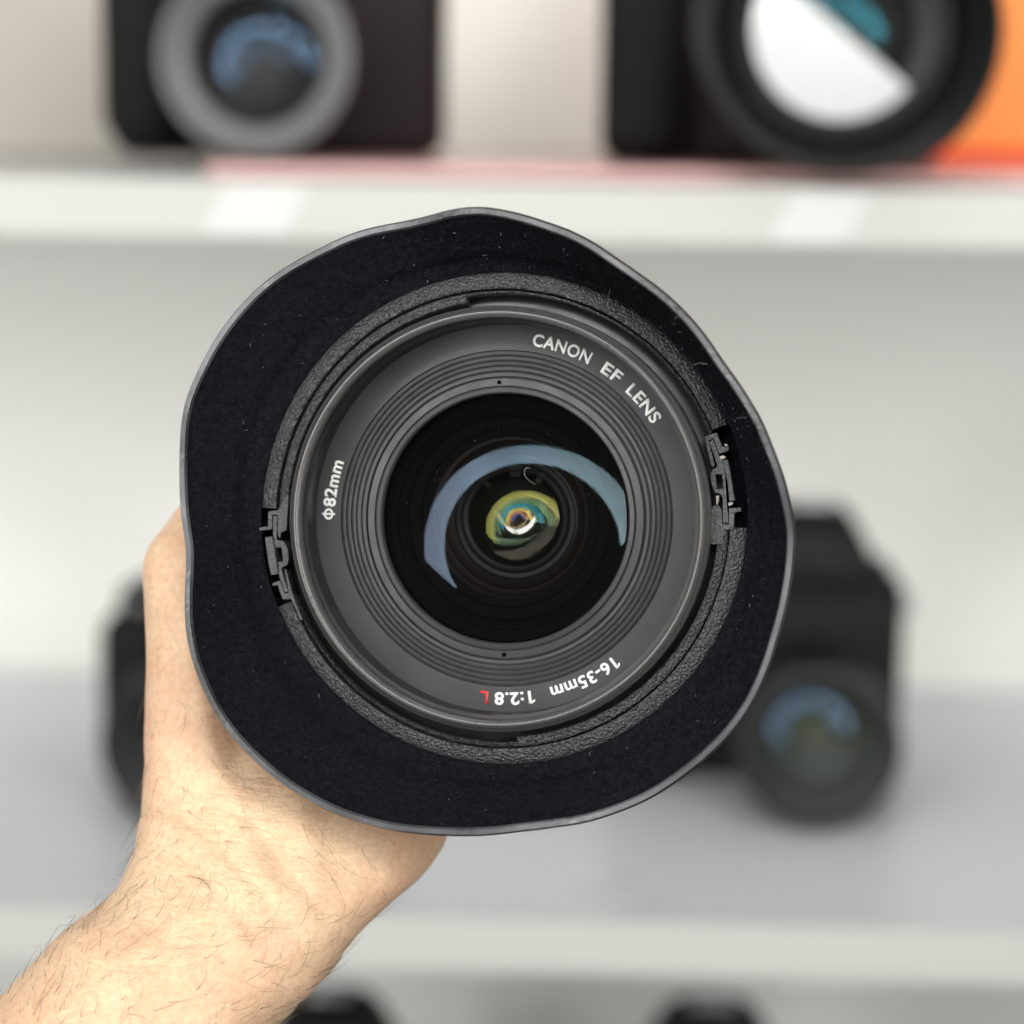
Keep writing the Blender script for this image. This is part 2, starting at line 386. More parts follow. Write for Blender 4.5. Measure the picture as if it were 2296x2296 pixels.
th = np.array([math.degrees(math.atan2(CY - y, x - CX)) % 360 for x, y in OUT]); rr = np.array([math.hypot(x - CX, y - CY) for x, y in OUT])
idx = np.argsort(th); th = th[idx]; rr = rr[idx]
NH = 360
tg = np.arange(NH) * 360.0 / NH
rg = np.interp(tg, np.r_[th - 360, th, th + 360], np.r_[rr, rr, rr])
ker = np.array([1, 2, 3, 4, 3, 2, 1], float); ker /= ker.sum()
rg = np.convolve(np.r_[rg[-3:], rg, rg[:3]], ker, 'valid')
def sstep(x): x = min(max(x, 0), 1); return x * x * (3 - 2 * x)
def petal(t):
    # long petals (3..101.6 and 185..287 degrees), short ones between
    def up(c, hw): 
        d = (t - c + 180) % 360 - 180
        return sstep((hw - abs(d)) / 16 + 0.5)
    return .0040 + .0055 * max(up(52.3, 49.3), up(236.0, 51.0))
RIM = []
for t, r in zip(tg, rg):
    RIM.append(lp(CX + r * math.cos(R(t)), CY - r * math.sin(R(t)), petal(t)))
def hood_rows():
    """rows of points from the rim outwards/inwards"""
    lip_o, edge, lip_i, inner = [], [], [], []
    for p in RIM:
        d = Vector((p.x, p.y, 0)); L = d.length; d /= L
        lip_o.append(d * (L - .0001) + Vector((0, 0, p.z - .0012)))
        edge.append(d * (L - .0006) + Vector((0, 0, p.z)))
        lip_i.append(d * (L - .0016) + Vector((0, 0, p.z + .0001)))
        inner.append(d * (L - .0019) + Vector((0, 0, p.z - .0010)))
    return lip_o, edge, lip_i, inner
lip_o, edge, lip_i, inner = hood_rows()
def strip(rows, close=False):
    v = [p for row in rows for p in row]; f = []; n = len(rows[0]); m = len(rows)
    for q in range(m if close else m - 1):
        for i in range(n):
            j = (i + 1) % n; q2 = (q + 1) % m
            f.append((q * n + i, q * n + j, q2 * n + j, q2 * n + i))
    return pyd(v, f)
KT = [0, .10, .25, .40, .55, .66, .70, .74, .86, 1.0]; KZ = [0, .10, .26, .42, .57, .68, .80, .84, .92, 1.0]
def wall(row, r_base, z_base, ts, crease=False):
    rows = []
    for t in ts:
        o = []
        for p in row:
            d = Vector((p.x, p.y, 0)); L = d.length; d /= L
            k = float(np.interp(t, KT, KZ)) if crease else t
            o.append(d * (L + (r_base - L) * t) + Vector((0, 0, p.z + (z_base - p.z) * k)))
        rows.append(o)
    return rows
hood = link('lens_hood', strip(wall(lip_o, .0520, -.0150, [0, .25, .5, .75, 1]) + [[Vector((.0475 * math.cos(R(t)), .0475 * math.sin(R(t)), -.0175)) for t in [math.degrees(math.atan2(p.y, p.x)) for p in RIM]], [Vector((.0464 * math.cos(R(t)), .0464 * math.sin(R(t)), -.0100)) for t in [math.degrees(math.atan2(p.y, p.x)) for p in RIM]]]), smoothblk, lens)
fixn(hood.data)
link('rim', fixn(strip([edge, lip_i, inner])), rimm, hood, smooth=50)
link('rim_edge', fixn(strip([lip_o, edge])), smoothblk, hood, smooth=50)
fl = link('flock_lining', fixn(strip(wall(inner, .0509, -.0060, KT, True))), flock, hood, smooth=60)
link('lining_floor', lathe([(.0437, -.0098), (.0515, -.0095), (.0522, -.0072), (.0509, -.0060)], 128, closed=False), flock, hood)
# mounting ring: gritty outer band, dark groove, inner band that steps between wide and narrow
for a0, a1 in ((22.5, 177.5), (201.5, 358.0)):
    link('mount_band', lathe([(.04745, -.0090), (.04745, -.0046), (.0478, -.0043), (.0490, -.0047), (.0503, -.0056), (.0509, -.0064), (.0511, -.0090)], 150, True, a0, a1), grit, hood)
for a0, a1, rin in ((22.0, 98.9, .04625), (98.9, 178.5, .04485), (200.5, 274.6, .04625), (274.6, 358.5, .04485)):
    link('bayonet_band', lathe([(rin, -.0090), (rin, -.0056), (rin + .0003, -.0050), (.0466, -.0054), (.0471, -.0059), (.0471, -.0090)], 90, True, a0, a1), grit, hood)
# latches (outlines read in the photograph, laid on the plane of the mounting ring)
def lat(pts, ox, oy, k=6.9, w=-.0046): 
    return [(q.x, q.y) for q in (lp(ox + x / k, oy + y / k, w) for x, y in pts)]
def latch(ox, oy, lever, hole, bar, hooks, steels, floorcol):
    lv = link('latch', prism(lat(lever, ox, oy), -.0085, -.0046, [lat(hole, ox, oy)]), latm, hood, smooth=None)
    link('latch_bar', prism(lat(bar, ox, oy, w=-.0040), -.0085, -.0040), latm, hood, smooth=None)
    for h in hooks: link('latch_housing', prism(lat(h, ox, oy, w=-.0048), -.0090, -.0048), latm, hood, smooth=None)
    for s in steels: link('spring_end', prism(lat(s, ox, oy, w=-.0042), -.0060, -.0042), steel, hood, smooth=None)
    link('latch_window', prism(lat([(hole[0][0] - 25, hole[0][1] - 25), (hole[1][0] + 25, hole[1][1] - 25), (hole[2][0] + 25, hole[2][1] + 25), (hole[3][0] - 25, hole[3][1] + 25)], ox, oy), -.0089, -.0086), floorcol, hood, smooth=None)
rwin = mat('dark_red_plastic', (0.10, 0.012, 0.008), 0.5)
latch(1540, 940,
      [(348,345),(405,318),(500,575),(560,640),(590,840),(605,1100),(640,1598),(558,1604),(556,1215),(520,1160),(440,1140),(400,1055),(374,950),(370,860),(400,778),(470,735),(470,700)],
      [(440,855),(545,848),(568,1075),(465,1082)],
      [(560,640),(625,620),(660,760),(738,1250),(662,1272),(630,950)],
      [[(285,265),(460,205),(548,425),(645,432),(645,485),(502,533),(475,480),(415,292),(332,322),(428,690),(412,735),(385,728),(340,560),(285,320)],
       [(398,1352),(478,1325),(540,1400),(545,1618),(652,1625),(652,1378),(830,1370),(842,1425),(735,1440),(722,1695),(572,1715),(552,1932),(372,1932),(385,1400)]],
      [[(505,585),(535,562),(580,562),(600,590),(560,615),(525,612)], [(450,1185),(500,1180),(495,1250),(478,1318),(458,1318)], [(640,1300),(700,1278),(718,1300),(690,1330),(645,1338)], [(580,385),(615,380),(635,410),(600,420)]], smoothblk)
latch(560, 1110,
      [(365,322),(420,322),(415,680),(440,705),(505,705),(555,762),(590,850),(602,960),(580,1080),(500,1112),(490,1160),(592,1488),(542,1504),(442,1205),(432,1040),(385,790),(362,620)],
      [(395,818),(490,806),(520,1020),(430,1042)],
      [(235,655),(340,640),(372,800),(432,1195),(420,1222),(335,1236),(300,1100)],
      [[(285,255),(435,235),(570,0),(600,0),(565,545),(480,575),(468,665),(450,655),(432,560),(432,302),(345,302),(345,528),(150,548),(148,500),(285,488)],
       [(352,1362),(465,1325),(540,1528),(604,1505),(538,1150),(560,1145),(650,1490),(720,1690),(820,1930),(780,1932),(690,1712),(630,1605),(512,1612),(430,1388),(350,1400)]],
      [], rwin)

# lint on the flock and dust on the ring: too small to count
ls = []
def flock_pt(t, k):
    i = int(t) % NH; p = inner[i]; d = Vector((p.x, p.y, 0)); L = d.length; d /= L
    kk = float(np.interp(k, KT, KZ))
    return d * (L + (.0509 - L) * k) + Vector((0, 0, p.z + (-.0060 - p.z) * kk + .0003))
for i in range(85):
    t = rnd.uniform(0, 360); k = rnd.uniform(.03, .97)
    p = flock_pt(t, k); n = rnd.choice((2, 2, 3)); L = rnd.uniform(.0002, .0007)
    if i < 12: L = rnd.uniform(.0012, .0022); n = 5
    a = rnd.uniform(0, 6.28); pts = []
    for q in range(n):
        pts.append(p.copy()); p = p + Vector((math.cos(a), math.sin(a), 0)) * (L / n * 2); a += rnd.uniform(-.9, .9)
    ls.append((pts, rnd.uniform(.000025, .00006), .00002))
fz = []
for i in range(3600):
    p = flock_pt(rnd.uniform(0, 360), rnd.uniform(.01, .99)); p.z -= .0002; a = rnd.uniform(0, 6.28); L = rnd.uniform(.0003, .0008)
    q = p + Vector((math.cos(a) * L * .5, math.sin(a) * L * .5, .00012)); a += rnd.uniform(-1, 1)
    fz.append(([p, q, q + Vector((math.cos(a) * L * .5, math.sin(a) * L * .5, -.0001))], .000035, .00002))
fzm = mat('flock_fibre', (0.040, 0.040, 0.052), 0.9, spec=0.1)
o = link('flock_fibre', tubes(fz, 3), fzm, fl, smooth=None); o['kind'] = 'stuff'
o = link('lint', tubes(ls, 4), lint, fl, smooth=None); o['kind'] = 'stuff'
ds = []
for i in range(90):
    t = rnd.uniform(0, 6.28)
    if rnd.random() < .6: t = rnd.gauss(2.0, .5)
    r = rnd.uniform(.0355, .0408) if rnd.random() < .7 else rnd.uniform(.0265, .0355)
    p = Vector((r * math.cos(t), r * math.sin(t), -.0117 if r > .0355 else -.0110)); s = rnd.uniform(.00003, .00009)
    ds.append(([p, p + Vector((s * 2, rnd.uniform(-s, s), s * .3))], s * .6, s * .5))
o = link('dust', tubes(ds, 4), lint, name_ring, smooth=None); o['kind'] = 'stuff'

# ------------------------------------------------------------------ THE ARM AND HAND
def cap(a, b, ra, rb, n=20, rings=6):
    """tapered capsule between two points"""
    a = Vector(a); b = Vector(b); t = (b - a).normalized(); u = t.orthogonal().normalized(); w = t.cross(u); v = []; f = []
    prof = [(-math.cos(math.pi / 2 * i / rings) * ra, math.sin(math.pi / 2 * i / rings) * ra, 0) for i in range(rings)] + [(0, ra, 0), (0, rb, 1)] + [(math.sin(math.pi / 2 * i / rings) * rb, math.cos(math.pi / 2 * i / rings) * rb, 1) for i in range(1, rings + 1)]
    for s, r, e in prof:
        c = (b if e else a) + t * s
        for q in range(n): an = 2 * math.pi * q / n; v.append(c + (u * math.cos(an) + w * math.sin(an)) * max(r, 1e-5))
    m = len(prof)
    for i in range(m - 1):
        for q in range(n): f.append((i * n + q, i * n + (q + 1) % n, (i + 1) * n + (q + 1) % n, (i + 1) * n + q))
    f.append(tuple(reversed(range(n)))); f.append(tuple((m - 1) * n + q for q in range(n)))
    return v, f
HV, HF = [], []
def addm(v, f):
    b = len(HV); HV.extend(v); HF.extend([tuple(i + b for i in q) for q in f])
# forearm and back of the hand: (left outline px, right outline px, depth, half thickness)
ST = [((-560, 2600), (20, 3000), .506, .031), ((-330, 2460), (220, 2790), .507, .029), ((-130, 2335), (390, 2580), .509, .027), ((0, 2232), (505, 2425), .511, .0250), ((62, 2168), (585, 2338), .513, .0238), ((130, 2095), (655, 2266), .515, .0228),
      ((196, 2045), (712, 2212), .517, .0222), ((245, 2010), (757, 2160), .520, .0216), ((275, 1965), (795, 2105), .522, .0212), ((293, 1925), (845, 2055), .525, .0210), ((310, 1850), (905, 2003), .529, .0208),
      ((321, 1780), (957, 1950), .533, .0205), ((326, 1700), (1003, 1883), .536, .0200), ((335, 1600), (1010, 1800), .540, .0185), ((362, 1500), (960, 1720), .544, .0165), ((420, 1420), (890, 1640), .548, .0130)]
NS = 40; v = []; f = []
CI = CAM.inverted()
for (L, Rr, d, ht) in ST:
    a = at(*L, d); b = at(*Rr, d); c = (a + b) / 2; u = (b - a) / 2; w = (CAM.to_3x3() @ Vector((0, 0, 1)))
    for q in range(NS):
        an = 2 * math.pi * q / NS; ca, sa = math.cos(an), math.sin(an)
        ca = math.copysign(abs(ca) ** 0.92, ca); sa = math.copysign(abs(sa) ** 0.92, sa)
        v.append(c + u * ca + w * (sa * ht))
for i in range(len(ST) - 1):
    for q in range(NS): f.append((i * NS + q, i * NS + (q + 1) % NS, (i + 1) * NS + (q + 1) % NS, (i + 1) * NS + q))
f.append(tuple(reversed(range(NS)))); f.append(tuple((len(ST) - 1) * NS + q for q in range(NS)))
addm(v, f)
# thumb along the left of the barrel
tp = [(470, 1760, .533, .0150), (438, 1500, .534, .0110), (424, 1278, .535, .0102), (590, 1030, .550, .0092), (735, 860, .560, .0080)]
for i in range(len(tp) - 1):
    a, b = tp[i], tp[i + 1]; addm(*cap(at(*a[:3]), at(*b[:3]), a[3], b[3]))
# four fingers wrapped under and round the barrel
def bp(ang, r, w): return ML @ Vector((r * math.cos(R(ang)), r * math.sin(R(ang)), w))
wr = at(640, 1890, .534)
for k in range(4):
    w0 = (-.033, -.051, -.069, -.085)[k]; s = (1.0, 1.06, 1.0, .86)[k]; rf = (.0093, .0094, .0090, .0080)[k]
    mc = bp(232, .060, w0)
    addm(*cap(wr, mc, .0165, .0125))
    ch = [mc, bp(232 + 44 * s, .0555, w0), bp(232 + 76 * s, .0535, w0 + .002), bp(232 + 100 * s, .0525, w0 + .003)]
    rs = [rf * 1.25, rf * 1.05, rf * .97, rf * .85]
    for i in range(3): addm(*cap(ch[i], ch[i + 1], rs[i], rs[i + 1]))
me = pyd(HV, HF); ho = bpy.data.objects.new('h', me); C.objects.link(ho)
rm = ho.modifiers.new('r', 'REMESH'); rm.mode = 'VOXEL'; rm.voxel_size = 0.0013; rm.adaptivity = 0
sm = ho.modifiers.new('s', 'SMOOTH'); sm.iterations = 14; sm.factor = 0.5
dg = bpy.context.evaluated_depsgraph_get()
hm = bpy.data.meshes.new_from_object(ho.evaluated_get(dg)); C.objects.unlink(ho); bpy.data.objects.remove(ho)
from mathutils import noise as mnoise
cvt = np.empty(len(hm.vertices) * 3); hm.vertices.foreach_get('co', cvt); cvt = cvt.reshape(-1, 3)
nvt = np.empty(len(hm.vertices) * 3); hm.vertices.foreach_get('normal', nvt); nvt = nvt.reshape(-1, 3)
fa, fb = np.array(at(300, 2250, .507)), np.array(at(577, 1985, .524)); fax = (fb - fa) / np.linalg.norm(fb - fa)
along = (cvt - fb) @ fax
dsp = np.array([mnoise.noise(Vector(c) * 55.0) * .00045 + mnoise.noise(Vector(c) * 130.0) * .00022 for c in cvt])
wob = np.array([mnoise.noise(Vector(c) * 30.0) for c in cvt])
for s0, dep, wd in ((-.0115, .00065, .0011), (-.0050, .00050, .0009), (.0030, .00035, .0010), (-.0200, .00030, .0012)):
    dsp -= dep * np.exp(-((along - s0 - wob * .004) / wd) ** 2) * (0.6 + 0.8 * np.clip(wob + .3, 0, 1))
pcv = np.c_[cvt, np.ones(len(cvt))] @ np.array(CI).T
ppx = 1148 + pcv[:, 0] / -pcv[:, 2] * F; ppy = 1148 - pcv[:, 1] / -pcv[:, 2] * F
front = (nvt @ np.array(CAM.to_3x3())[:, 2]) > 0.0
for line, amp, wd in (([(600, 1990), (520, 1820), (455, 1620), (415, 1380)], .0008, 26), ([(700, 1960), (690, 1860), (650, 1760)], .0006, 30), ([(300, 2140), (420, 2060), (520, 1900), (600, 1850)], .0005, 14), ([(180, 2230), (330, 2200), (470, 2120), (560, 2080)], .0004, 13)):
    dm = np.full(len(cvt), 1e9)
    for (ax, ay), (bx, by) in zip(line, line[1:]):
        tt = np.clip(((ppx - ax) * (bx - ax) + (ppy - ay) * (by - ay)) / ((bx - ax) ** 2 + (by - ay) ** 2), 0, 1)
        dm = np.minimum(dm, np.hypot(ppx - ax - tt * (bx - ax), ppy - ay - tt * (by - ay)))
    dsp += amp * np.exp(-(dm / wd) ** 2) * front
cvt = cvt + nvt * dsp[:, None]
hm.vertices.foreach_set('co', cvt.ravel()); hm.update()
skin = mat('skin', (0.71, 0.49, 0.325), 0.50, spec=0.35, sss=(0.15, 0.003), var=(26, (0.71, 0.445, 0.30), (0.775, 0.565, 0.375)),
           bump=(300, 0.36, 0.0014, 4, ((0.7, 1, 3.0), (0.6, 0.0, 0.5))), bump2=(1500, 0.35, 0.0005, 2))
snt = skin.node_tree; pb = snt.nodes['Principled BSDF']
# fine mottling over the broad pink and tan patches
src = pb.inputs['Base Color'].links[0].from_socket
tcs = snt.nodes.new('ShaderNodeTexCoord')
def skin_noise(scale, lo, hi, detail=4):
    n = snt.nodes.new('ShaderNodeTexNoise'); n.inputs['Scale'].default_value = scale; n.inputs['Detail'].default_value = detail; snt.links.new(tcs.outputs['Object'], n.inputs['Vector'])
    r = snt.nodes.new('ShaderNodeValToRGB'); snt.links.new(n.outputs['Fac'], r.inputs[0])
    r.color_ramp.elements[0].position = .34; r.color_ramp.elements[1].position = .66
    r.color_ramp.elements[0].color = (*lo, 1); r.color_ramp.elements[1].color = (*hi, 1); return r.outputs[0]
for nz_ in (skin_noise(140, (0.96, 0.91, 0.88), (1.03, 1.05, 1.05)), skin_noise(750, (0.93, 0.90, 0.88), (1.05, 1.06, 1.06), 2)):
    mx = snt.nodes.new('ShaderNodeMix'); mx.data_type = 'RGBA'; mx.blend_type = 'MULTIPLY'; mx.inputs[0].default_value = 1.0
    snt.links.new(src, mx.inputs[6]); snt.links.new(nz_, mx.inputs[7]); src = mx.outputs[2]
snt.links.new(src, pb.inputs['Base Color'])
person = tag(link('person', hm, skin, None, smooth=80), 'bare hairy forearm and hand reaching up from the lower left to grip the lens', 'person')
# arm hair
co_ = np.empty(len(hm.vertices) * 3); hm.vertices.foreach_get('co', co_); co_ = co_.reshape(-1, 3)
no_ = np.empty(len(hm.vertices) * 3); hm.vertices.foreach_get('normal', no_); no_ = no_.reshape(-1, 3)
Ci = np.array(CI); lc = co_ @ Ci[:3, :3].T + Ci[:3, 3]; ln = no_ @ Ci[:3, :3].T
pxs = 1148 + lc[:, 0] / -lc[:, 2] * F; pys = 1148 - lc[:, 1] / -lc[:, 2] * F
ok = np.where((ln[:, 2] > 0.12) & (pys > 1440) & (pxs > -40) & (pxs < 860) & (pys < 2330))[0]
hairs = []; hr = random.Random(3); Rc = CAM.to_3x3()
n_h = 0
while n_h < 430:
    i = int(ok[hr.randrange(len(ok))]); x, y = pxs[i], pys[i]
    dens = 0.25 + 0.75 * sstep((y - 1500) / 450)
    if x > 560 and y < 2150: dens *= 0.4
    if x < 260 and y > 2000: dens *= 2.2
    if hr.random() > dens: continue
    n_h += 1
    n = Vector(ln[i]); p = Vector(lc[i]) + n * .0001
    base = -0.9 if y < 2000 else 0.5          # hand: hairs run down to the right; forearm: up to the right
    if y > 2000: base = hr.choice((0.55, 0.75, 0.2))
    if x < 240 and y > 1990: base = 1.15
    a = base + hr.gauss(0, .38); curl = hr.gauss(0, .16) + (0.10 if base > 0 else -.08)
    Lh = hr.uniform(.0025, .0105) if hr.random() < .7 else hr.uniform(.0015, .0035); pts = []
    for q in range(7):
        pts.append(Rc @ p + CAM.translation)
        d = Vector((math.cos(a), math.sin(a), 0)); d = d - n * d.dot(n); d.normalize()
        p = p + d * (Lh / 6) + n * (.00012 + .00030 * (1 - q / 6)); a += curl
    hairs.append((pts, hr.uniform(.000030, .000060), .000012))
hairm = mat('arm_hair', (0.13, 0.080, 0.035), 0.5)
o = link('arm_hair', tubes(hairs, 3), hairm, person, smooth=80); o['kind'] = 'stuff'

# ------------------------------------------------------------------ THE SHELVES
YAW = R(-2.5)
MS = Matrix.Translation((0, 1.0, CAMZ)) @ Matrix.Rotation(YAW, 4, 'Z')      # origin on the shelves' front edge, camera height
MSi = MS.inverted()
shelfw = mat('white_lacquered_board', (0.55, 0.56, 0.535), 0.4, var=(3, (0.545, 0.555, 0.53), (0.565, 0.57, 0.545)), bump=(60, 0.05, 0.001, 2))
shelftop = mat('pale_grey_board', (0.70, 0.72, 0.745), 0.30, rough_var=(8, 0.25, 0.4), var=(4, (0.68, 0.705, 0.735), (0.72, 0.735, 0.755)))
wallm = mat('warm_white_panel', (0.86, 0.86, 0.81), 0.6, var=(2.5, (0.845, 0.845, 0.795), (0.875, 0.87, 0.825)))
unit = thing('shelving_unit', 'white display shelves with three boards behind the lens', 'shelves', MS)
Z1, Z2, Z3 = -.0410, -.3530, -.584
for zt in (Z1, Z2, Z3):
    b = link('shelf_board', box(-1.1, 1.1, .004, .428, zt - .0235, zt - .0008), shelftop, unit, smooth=None)
    link('edge_strip', box(-1.1, 1.1, 0, .004, zt - .024, zt, .0008), shelfw, b, smooth=None)
link('back_panel', box(-1.1, 1.1, .430, .445, -.95, .50), wallm, unit, smooth=None)
for sx in (-1, 1):
    link('side_panel', box(sx * 1.11 - .01, sx * 1.11 + .01, 0, .445, -.95, .50), shelfw, unit, smooth=None)

shine = mat('edge_glint_white', (0.70, 0.70, 0.69), 0.2)
def on_shelf(px, Y, zt):
    """world point on a shelf top, in image column px, at local depth Y behind the front edge"""
    p = at(px, 1148, 1.0); o = MSi @ CAM.translation; d = (MSi @ p) - o
    t = (Y - o.y) / d.y
    return Vector(((o + d * t).x, Y, zt))
top_board = [o for o in C.objects if o.name.startswith('shelf_board')][0]
for x0, x1 in ((478, 700), (1722, 1930)):  # slanted pale strips paint reflections onto the shelf edge
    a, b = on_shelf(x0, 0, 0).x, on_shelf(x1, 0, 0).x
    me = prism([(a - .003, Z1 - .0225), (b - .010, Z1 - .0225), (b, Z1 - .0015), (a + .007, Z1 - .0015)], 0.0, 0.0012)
    me.transform(Matrix.Rotation(R(90), 4, 'X')); link('edge_glint', me, shine, top_board, smooth=None)
pink = mat('dusky_pink_acrylic', (0.70, 0.44, 0.42), 0.25, var=(6, (0.68, 0.41, 0.39), (0.72, 0.47, 0.45)))
a = on_shelf(480, .03, Z1)
link_m = link('display_mat', box(a.x, 1.0, .022, .265, Z1 + .0005, Z1 + .0055, .001), pink, None, smooth=None); link_m.matrix_world = MS
tag(link_m, 'thin pink mat under the two cameras on the top shelf', 'mat')
orange = mat('orange_card', (0.90, 0.28, 0.045), 0.5, var=(5, (0.88, 0.265, 0.04), (0.92, 0.30, 0.055)))
redc = mat('red_card', (0.85, 0.07, 0.01), 0.45)
a = on_shelf(1760, .15, Z1); 
ob = thing('orange_box', 'bright orange carton behind the hooded camera at the right end of the top shelf', 'box', MS @ Matrix.Translation((a.x, .15, Z1 + .0056)))
link('carton', box(0, .34, 0, .11, .006, .26, .0015), orange, ob, smooth=None)
link('red_base', box(0.0005, .3395, .0005, .1095, 0, .006), redc, ob, smooth=None)

beige = mat('beige_card', (0.46, 0.43, 0.375), 0.6, var=(7, (0.44, 0.41, 0.36), (0.475, 0.445, 0.39)))
kraft = mat('brown_tape', (0.30, 0.24, 0.17), 0.4)
a = on_shelf(560, .27, Z1)  # added box supplies the darker beige tone at the upper left
bb = thing('added_beige_box', 'added tall beige box giving a darker tone behind the camera at the left end of the top shelf', 'box', MS @ Matrix.Translation((a.x - .34, .27, Z1 + .0002)))
cb = link('carton', box(0, .34, 0, .14, 0, .24, .0015), beige, bb, smooth=None)
link('lid', box(-.001, .341, -.001, .141, .2405, .262, .0012), beige, bb, smooth=None)
link('tape', box(.15, .19, .03, .11, .2621, .2625), kraft, bb, smooth=None)

# ------------------------------------------------------------------ cameras on the shelves
bodym = mat('black_camera_body', (0.008, 0.0075, 0.0078), 0.6, spec=0.2, bump=(900, 0.3, 0.0006, 2))
bodyw = mat('brown_black_camera_body', (0.014, 0.009, 0.009), 0.6, spec=0.2, bump=(900, 0.3, 0.0006, 2))
barm = mat('lens_barrel_black', (0.012, 0.0115, 0.0115), 0.5, spec=0.3)
greyr = mat('grey_front_ring', (0.125, 0.13, 0.13), 0.45)
dgrey = mat('dark_grey_front_ring', (0.018, 0.018, 0.019), 0.5, spec=0.3)
rubber = mat('ribbed_rubber', (0.009, 0.009, 0.0095), 0.8, spec=0.2)
chrome = mat('hot_shoe_metal', (0.5, 0.5, 0.5), 0.35, metal=1.0)
g_blue = glass('blue_lens_glass', (0.35, 0.62, 1.0), 0.024)
g_green = glass('green_lens_glass', (0.45, 0.75, 0.40), 0.010)
g_teal = glass('teal_lens_glass', (0.10, 0.55, 0.70), 0.030)
darkin = mat('lens_inside', (0.007, 0.0065, 0.006), 0.6)
oliv = mat('lens_inside_olive', (0.028, 0.032, 0.022), 0.5)

glarem = mat('white_glare_paint', (0.70, 0.715, 0.72), 0.18, coat=0.5)
def dslr(label, M, W=.145, H=.100, lx=.030, lz=.046, lr=.041, ll=.085, ring=greyr, bm_=bodym, g1=g_blue, g2=g_blue, inside=darkin, hood=False, glare=False, group='cameras on display'):
    t = thing('camera', label, 'camera', M, group)
    body = link('body', box(-W / 2, W / 2, -.020, .024, 0, H, .010, 4), bm_, t)
    link('grip', box(-W / 2 + .0005, -W / 2 + .036, -.046, -.010, .004, H - .010, .014, 4), rubber, t)
    # tapering pentaprism housing over the lens
    pv = []
    for z, hw, y0, y1 in ((H - .006, .036, -.028, .024), (H + .006, .034, -.030, .024), (H + .026, .024, -.026, .020), (H + .034, .017, -.014, .014)):
        pv += [(lx - hw, y0, z), (lx + hw, y0, z), (lx + hw, y1, z), (lx - hw, y1, z)]
    pf = [(3, 2, 1, 0), (12, 13, 14, 15)] + [(i * 4 + q, i * 4 + (q + 1) % 4, i * 4 + 4 + (q + 1) % 4, i * 4 + 4 + q) for i in range(3) for q in range(4)]
    pm = pyd(pv, pf); b = bmesh.new(); b.from_mesh(pm); bmesh.ops.bevel(b, geom=b.edges[:], offset=.004, segments=3, affect='EDGES', profile=.5); b.to_mesh(pm); b.free()
    prism_h = link('prism_housing', pm, bm_, t)
    link('hot_shoe', box(lx - .010, lx + .010, -.008, .010, H + .0335, H + .0365, .0008), chrome, prism_h)
    d = link('mode_dial', lathe([(0, 0), (.010, 0), (.010, .007), (.0092, .0082), (0, .0082)], 32), bm_, t); d.location = (-W / 2 + .040, .006, H - .001)
    s = link('shutter_button', lathe([(0, 0), (.006, 0), (.006, .003), (.0045, .0045), (0, .0048)], 24), chrome, t); s.location = (-W / 2 + .019, -.026, H - .012)
    for sgn in (-1, 1):
        link('strap_lug', box(sgn * (W / 2 + .002) - .003, sgn * (W / 2 + .002) + .003, -.004, .004, H - .022, H - .010, .001), chrome, t)
    d2 = link('top_dial', lathe([(0, 0), (.008, 0), (.008, .006), (.0072, .007), (0, .007)], 32), bm_, t); d2.location = (W / 2 - .016, .004, H - .001)
    rot = Matrix.Translation((lx, -.020, lz)) @ Matrix.Rotation(R(90), 4, 'X')       # local z of the lens parts points to the front
    def lpz(name, me, m, par=t):
        o = link(name, me, m, par); o.matrix_parent_inverse = Matrix.Identity(4); o.matrix_local = rot; return o
    lpz('mount_ring', lathe([(.030, -.004), (.034, -.004), (.034, .004), (.030, .004)], 64), chrome)
    k = lr
    lpz('lens_barrel', lathe([(.018, .002), (.034, .002), (.036, .010), (k * .90, .016), (k * .90, ll * .42), (k * .93, ll * .44), (k * .93, ll * .70), (k, ll * .74), (k, ll - .003), (k - .001, ll), (k - .004, ll), (k - .005, ll - .004), (k - .006, ll - .012), (.018, ll - .030)], 72), barm)
    ribs = []
    for i in range(48):
        an = 2 * math.pi * i / 48
        ribs.append(([(k * .935 * math.cos(an), k * .935 * math.sin(an), ll * .46), (k * .935 * math.cos(an), k * .935 * math.sin(an), ll * .68)], .0011, .0011))
    q = lpz('focus_ring', tubes(ribs, 5), rubber); q['kind'] = 'stuff'
    lpz('front_ring', lathe([(k - .0008, ll + .0004), (k - .004, ll + .0012), (k - .0055, ll - .0035), (k * .70, ll - .0065), (k * .68, ll - .010), (k - .004, ll - .010)], 72), ring)
    lpz('lens_inside', lathe([(k * .69, ll - .009), (k * .60, ll - .016), (k * .42, ll - .020), (k * .25, ll - .026), (0, ll - .027)], 64, closed=False), inside)
    lpz('front_glass', dome(k * .69, ll - .0085, k * 1.45, 64, 16), g1)
    lpz('inner_glass', dome(k * .42, ll - .0170, k * .62, 48, 14), g2)
    if glare:      # white half dome paints a bright reflection on the lower left glass
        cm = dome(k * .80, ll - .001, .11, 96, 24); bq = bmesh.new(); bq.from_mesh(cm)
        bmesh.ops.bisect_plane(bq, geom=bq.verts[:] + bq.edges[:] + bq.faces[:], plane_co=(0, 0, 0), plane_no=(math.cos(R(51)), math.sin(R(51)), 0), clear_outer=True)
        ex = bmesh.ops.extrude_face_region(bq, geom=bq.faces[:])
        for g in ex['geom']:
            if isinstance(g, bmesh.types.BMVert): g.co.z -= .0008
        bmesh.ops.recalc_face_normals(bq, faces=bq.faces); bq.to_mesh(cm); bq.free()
        lpz('white_glare', cm, glarem)
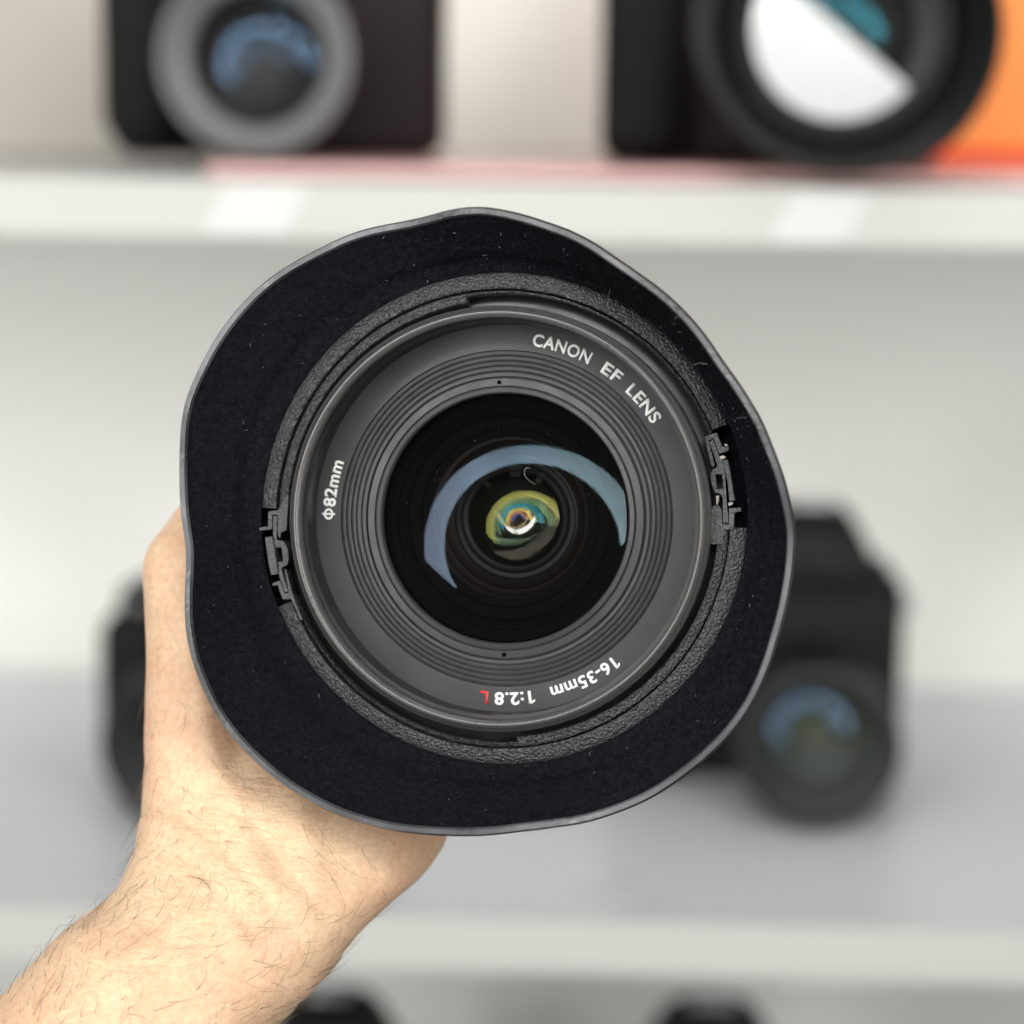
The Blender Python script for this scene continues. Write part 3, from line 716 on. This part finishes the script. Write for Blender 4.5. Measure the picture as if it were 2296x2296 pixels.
    if hood:
        v = []; n = 144
        for z, dr, wv in ((ll * .80, .0015, 0), (ll + .004, .006, 0), (ll + .022, .0145, 1), (ll + .0225, .0130, 1), (ll + .004, .0045, 0), (ll * .80, .0002, 0)):
            for i in range(n):
                an = 2 * math.pi * i / n
                pw = wv * .007 * math.tanh(2.4 * math.cos(2 * an + 0.7)); v.append(((k + dr + pw * .22) * math.cos(an), (k + dr + pw * .22) * math.sin(an), z + pw))
        f = [(r * n + i, r * n + (i + 1) % n, ((r + 1) % 6) * n + (i + 1) % n, ((r + 1) % 6) * n + i) for r in range(6) for i in range(n)]
        lpz('lens_hood', fixn(pyd(v, f)), barm)
    return t

def place(px_lens, Yl, zt, lift=0.0, yaw=0.0, lx=.030, ll=.085):
    """put the lens front in column px_lens at local depth Yl"""
    q = on_shelf(px_lens, Yl, zt)
    r = Matrix.Rotation(yaw, 4, 'Z'); off = r @ Vector((lx, -.020 - ll, 0))
    return MS @ Matrix.Translation((q.x - off.x, q.y - off.y, zt + lift)) @ r
LIFT = .0058
dslr('black camera with grey lens ring and blue glass, left on the top shelf', place(580, .045, Z1, LIFT, 0, .003, .075), bm_=bodyw, W=.152, lx=.003, lz=.0435, lr=.0420, ll=.075, ring=greyr)
dslr('brown-black camera with large hood, its glass half white, before the orange carton', place(1852, .000, Z1, LIFT, 0, .0215, .085), W=.150, lx=.0215, lz=.0560, lr=.0440, ll=.085, ring=dgrey, bm_=bodyw, g1=g_teal, g2=g_teal, hood=True, glare=True)
dslr('black camera with blue glint in its lens, right of the lens hood', place(1856, .128, Z2, 0.0005, 0, .026, .090), W=.150, H=.107, lx=.026, lz=.0425, lr=.0395, ll=.090, ring=dgrey, g1=g_blue, g2=g_green, inside=oliv)
dslr('black camera mostly hidden behind the left edge of the hand', place(385, .105, Z2, 0.0005, R(-14), .000, .085), lx=.0, lz=.0415, lr=.0395, ll=.085, ring=dgrey, g1=g_green, g2=g_green)
dslr('black camera on the lowest shelf whose top shows right of the arm', place(690, .075, Z3, 0.0005, 0, .010, .060), lx=.010, lr=.036, ll=.060, ring=dgrey)
dslr('black camera on the lowest shelf with its viewfinder hump at bottom centre', place(1640, .075, Z3, 0.0005, 0, .010, .060), lx=.010, lr=.036, ll=.060, ring=dgrey)
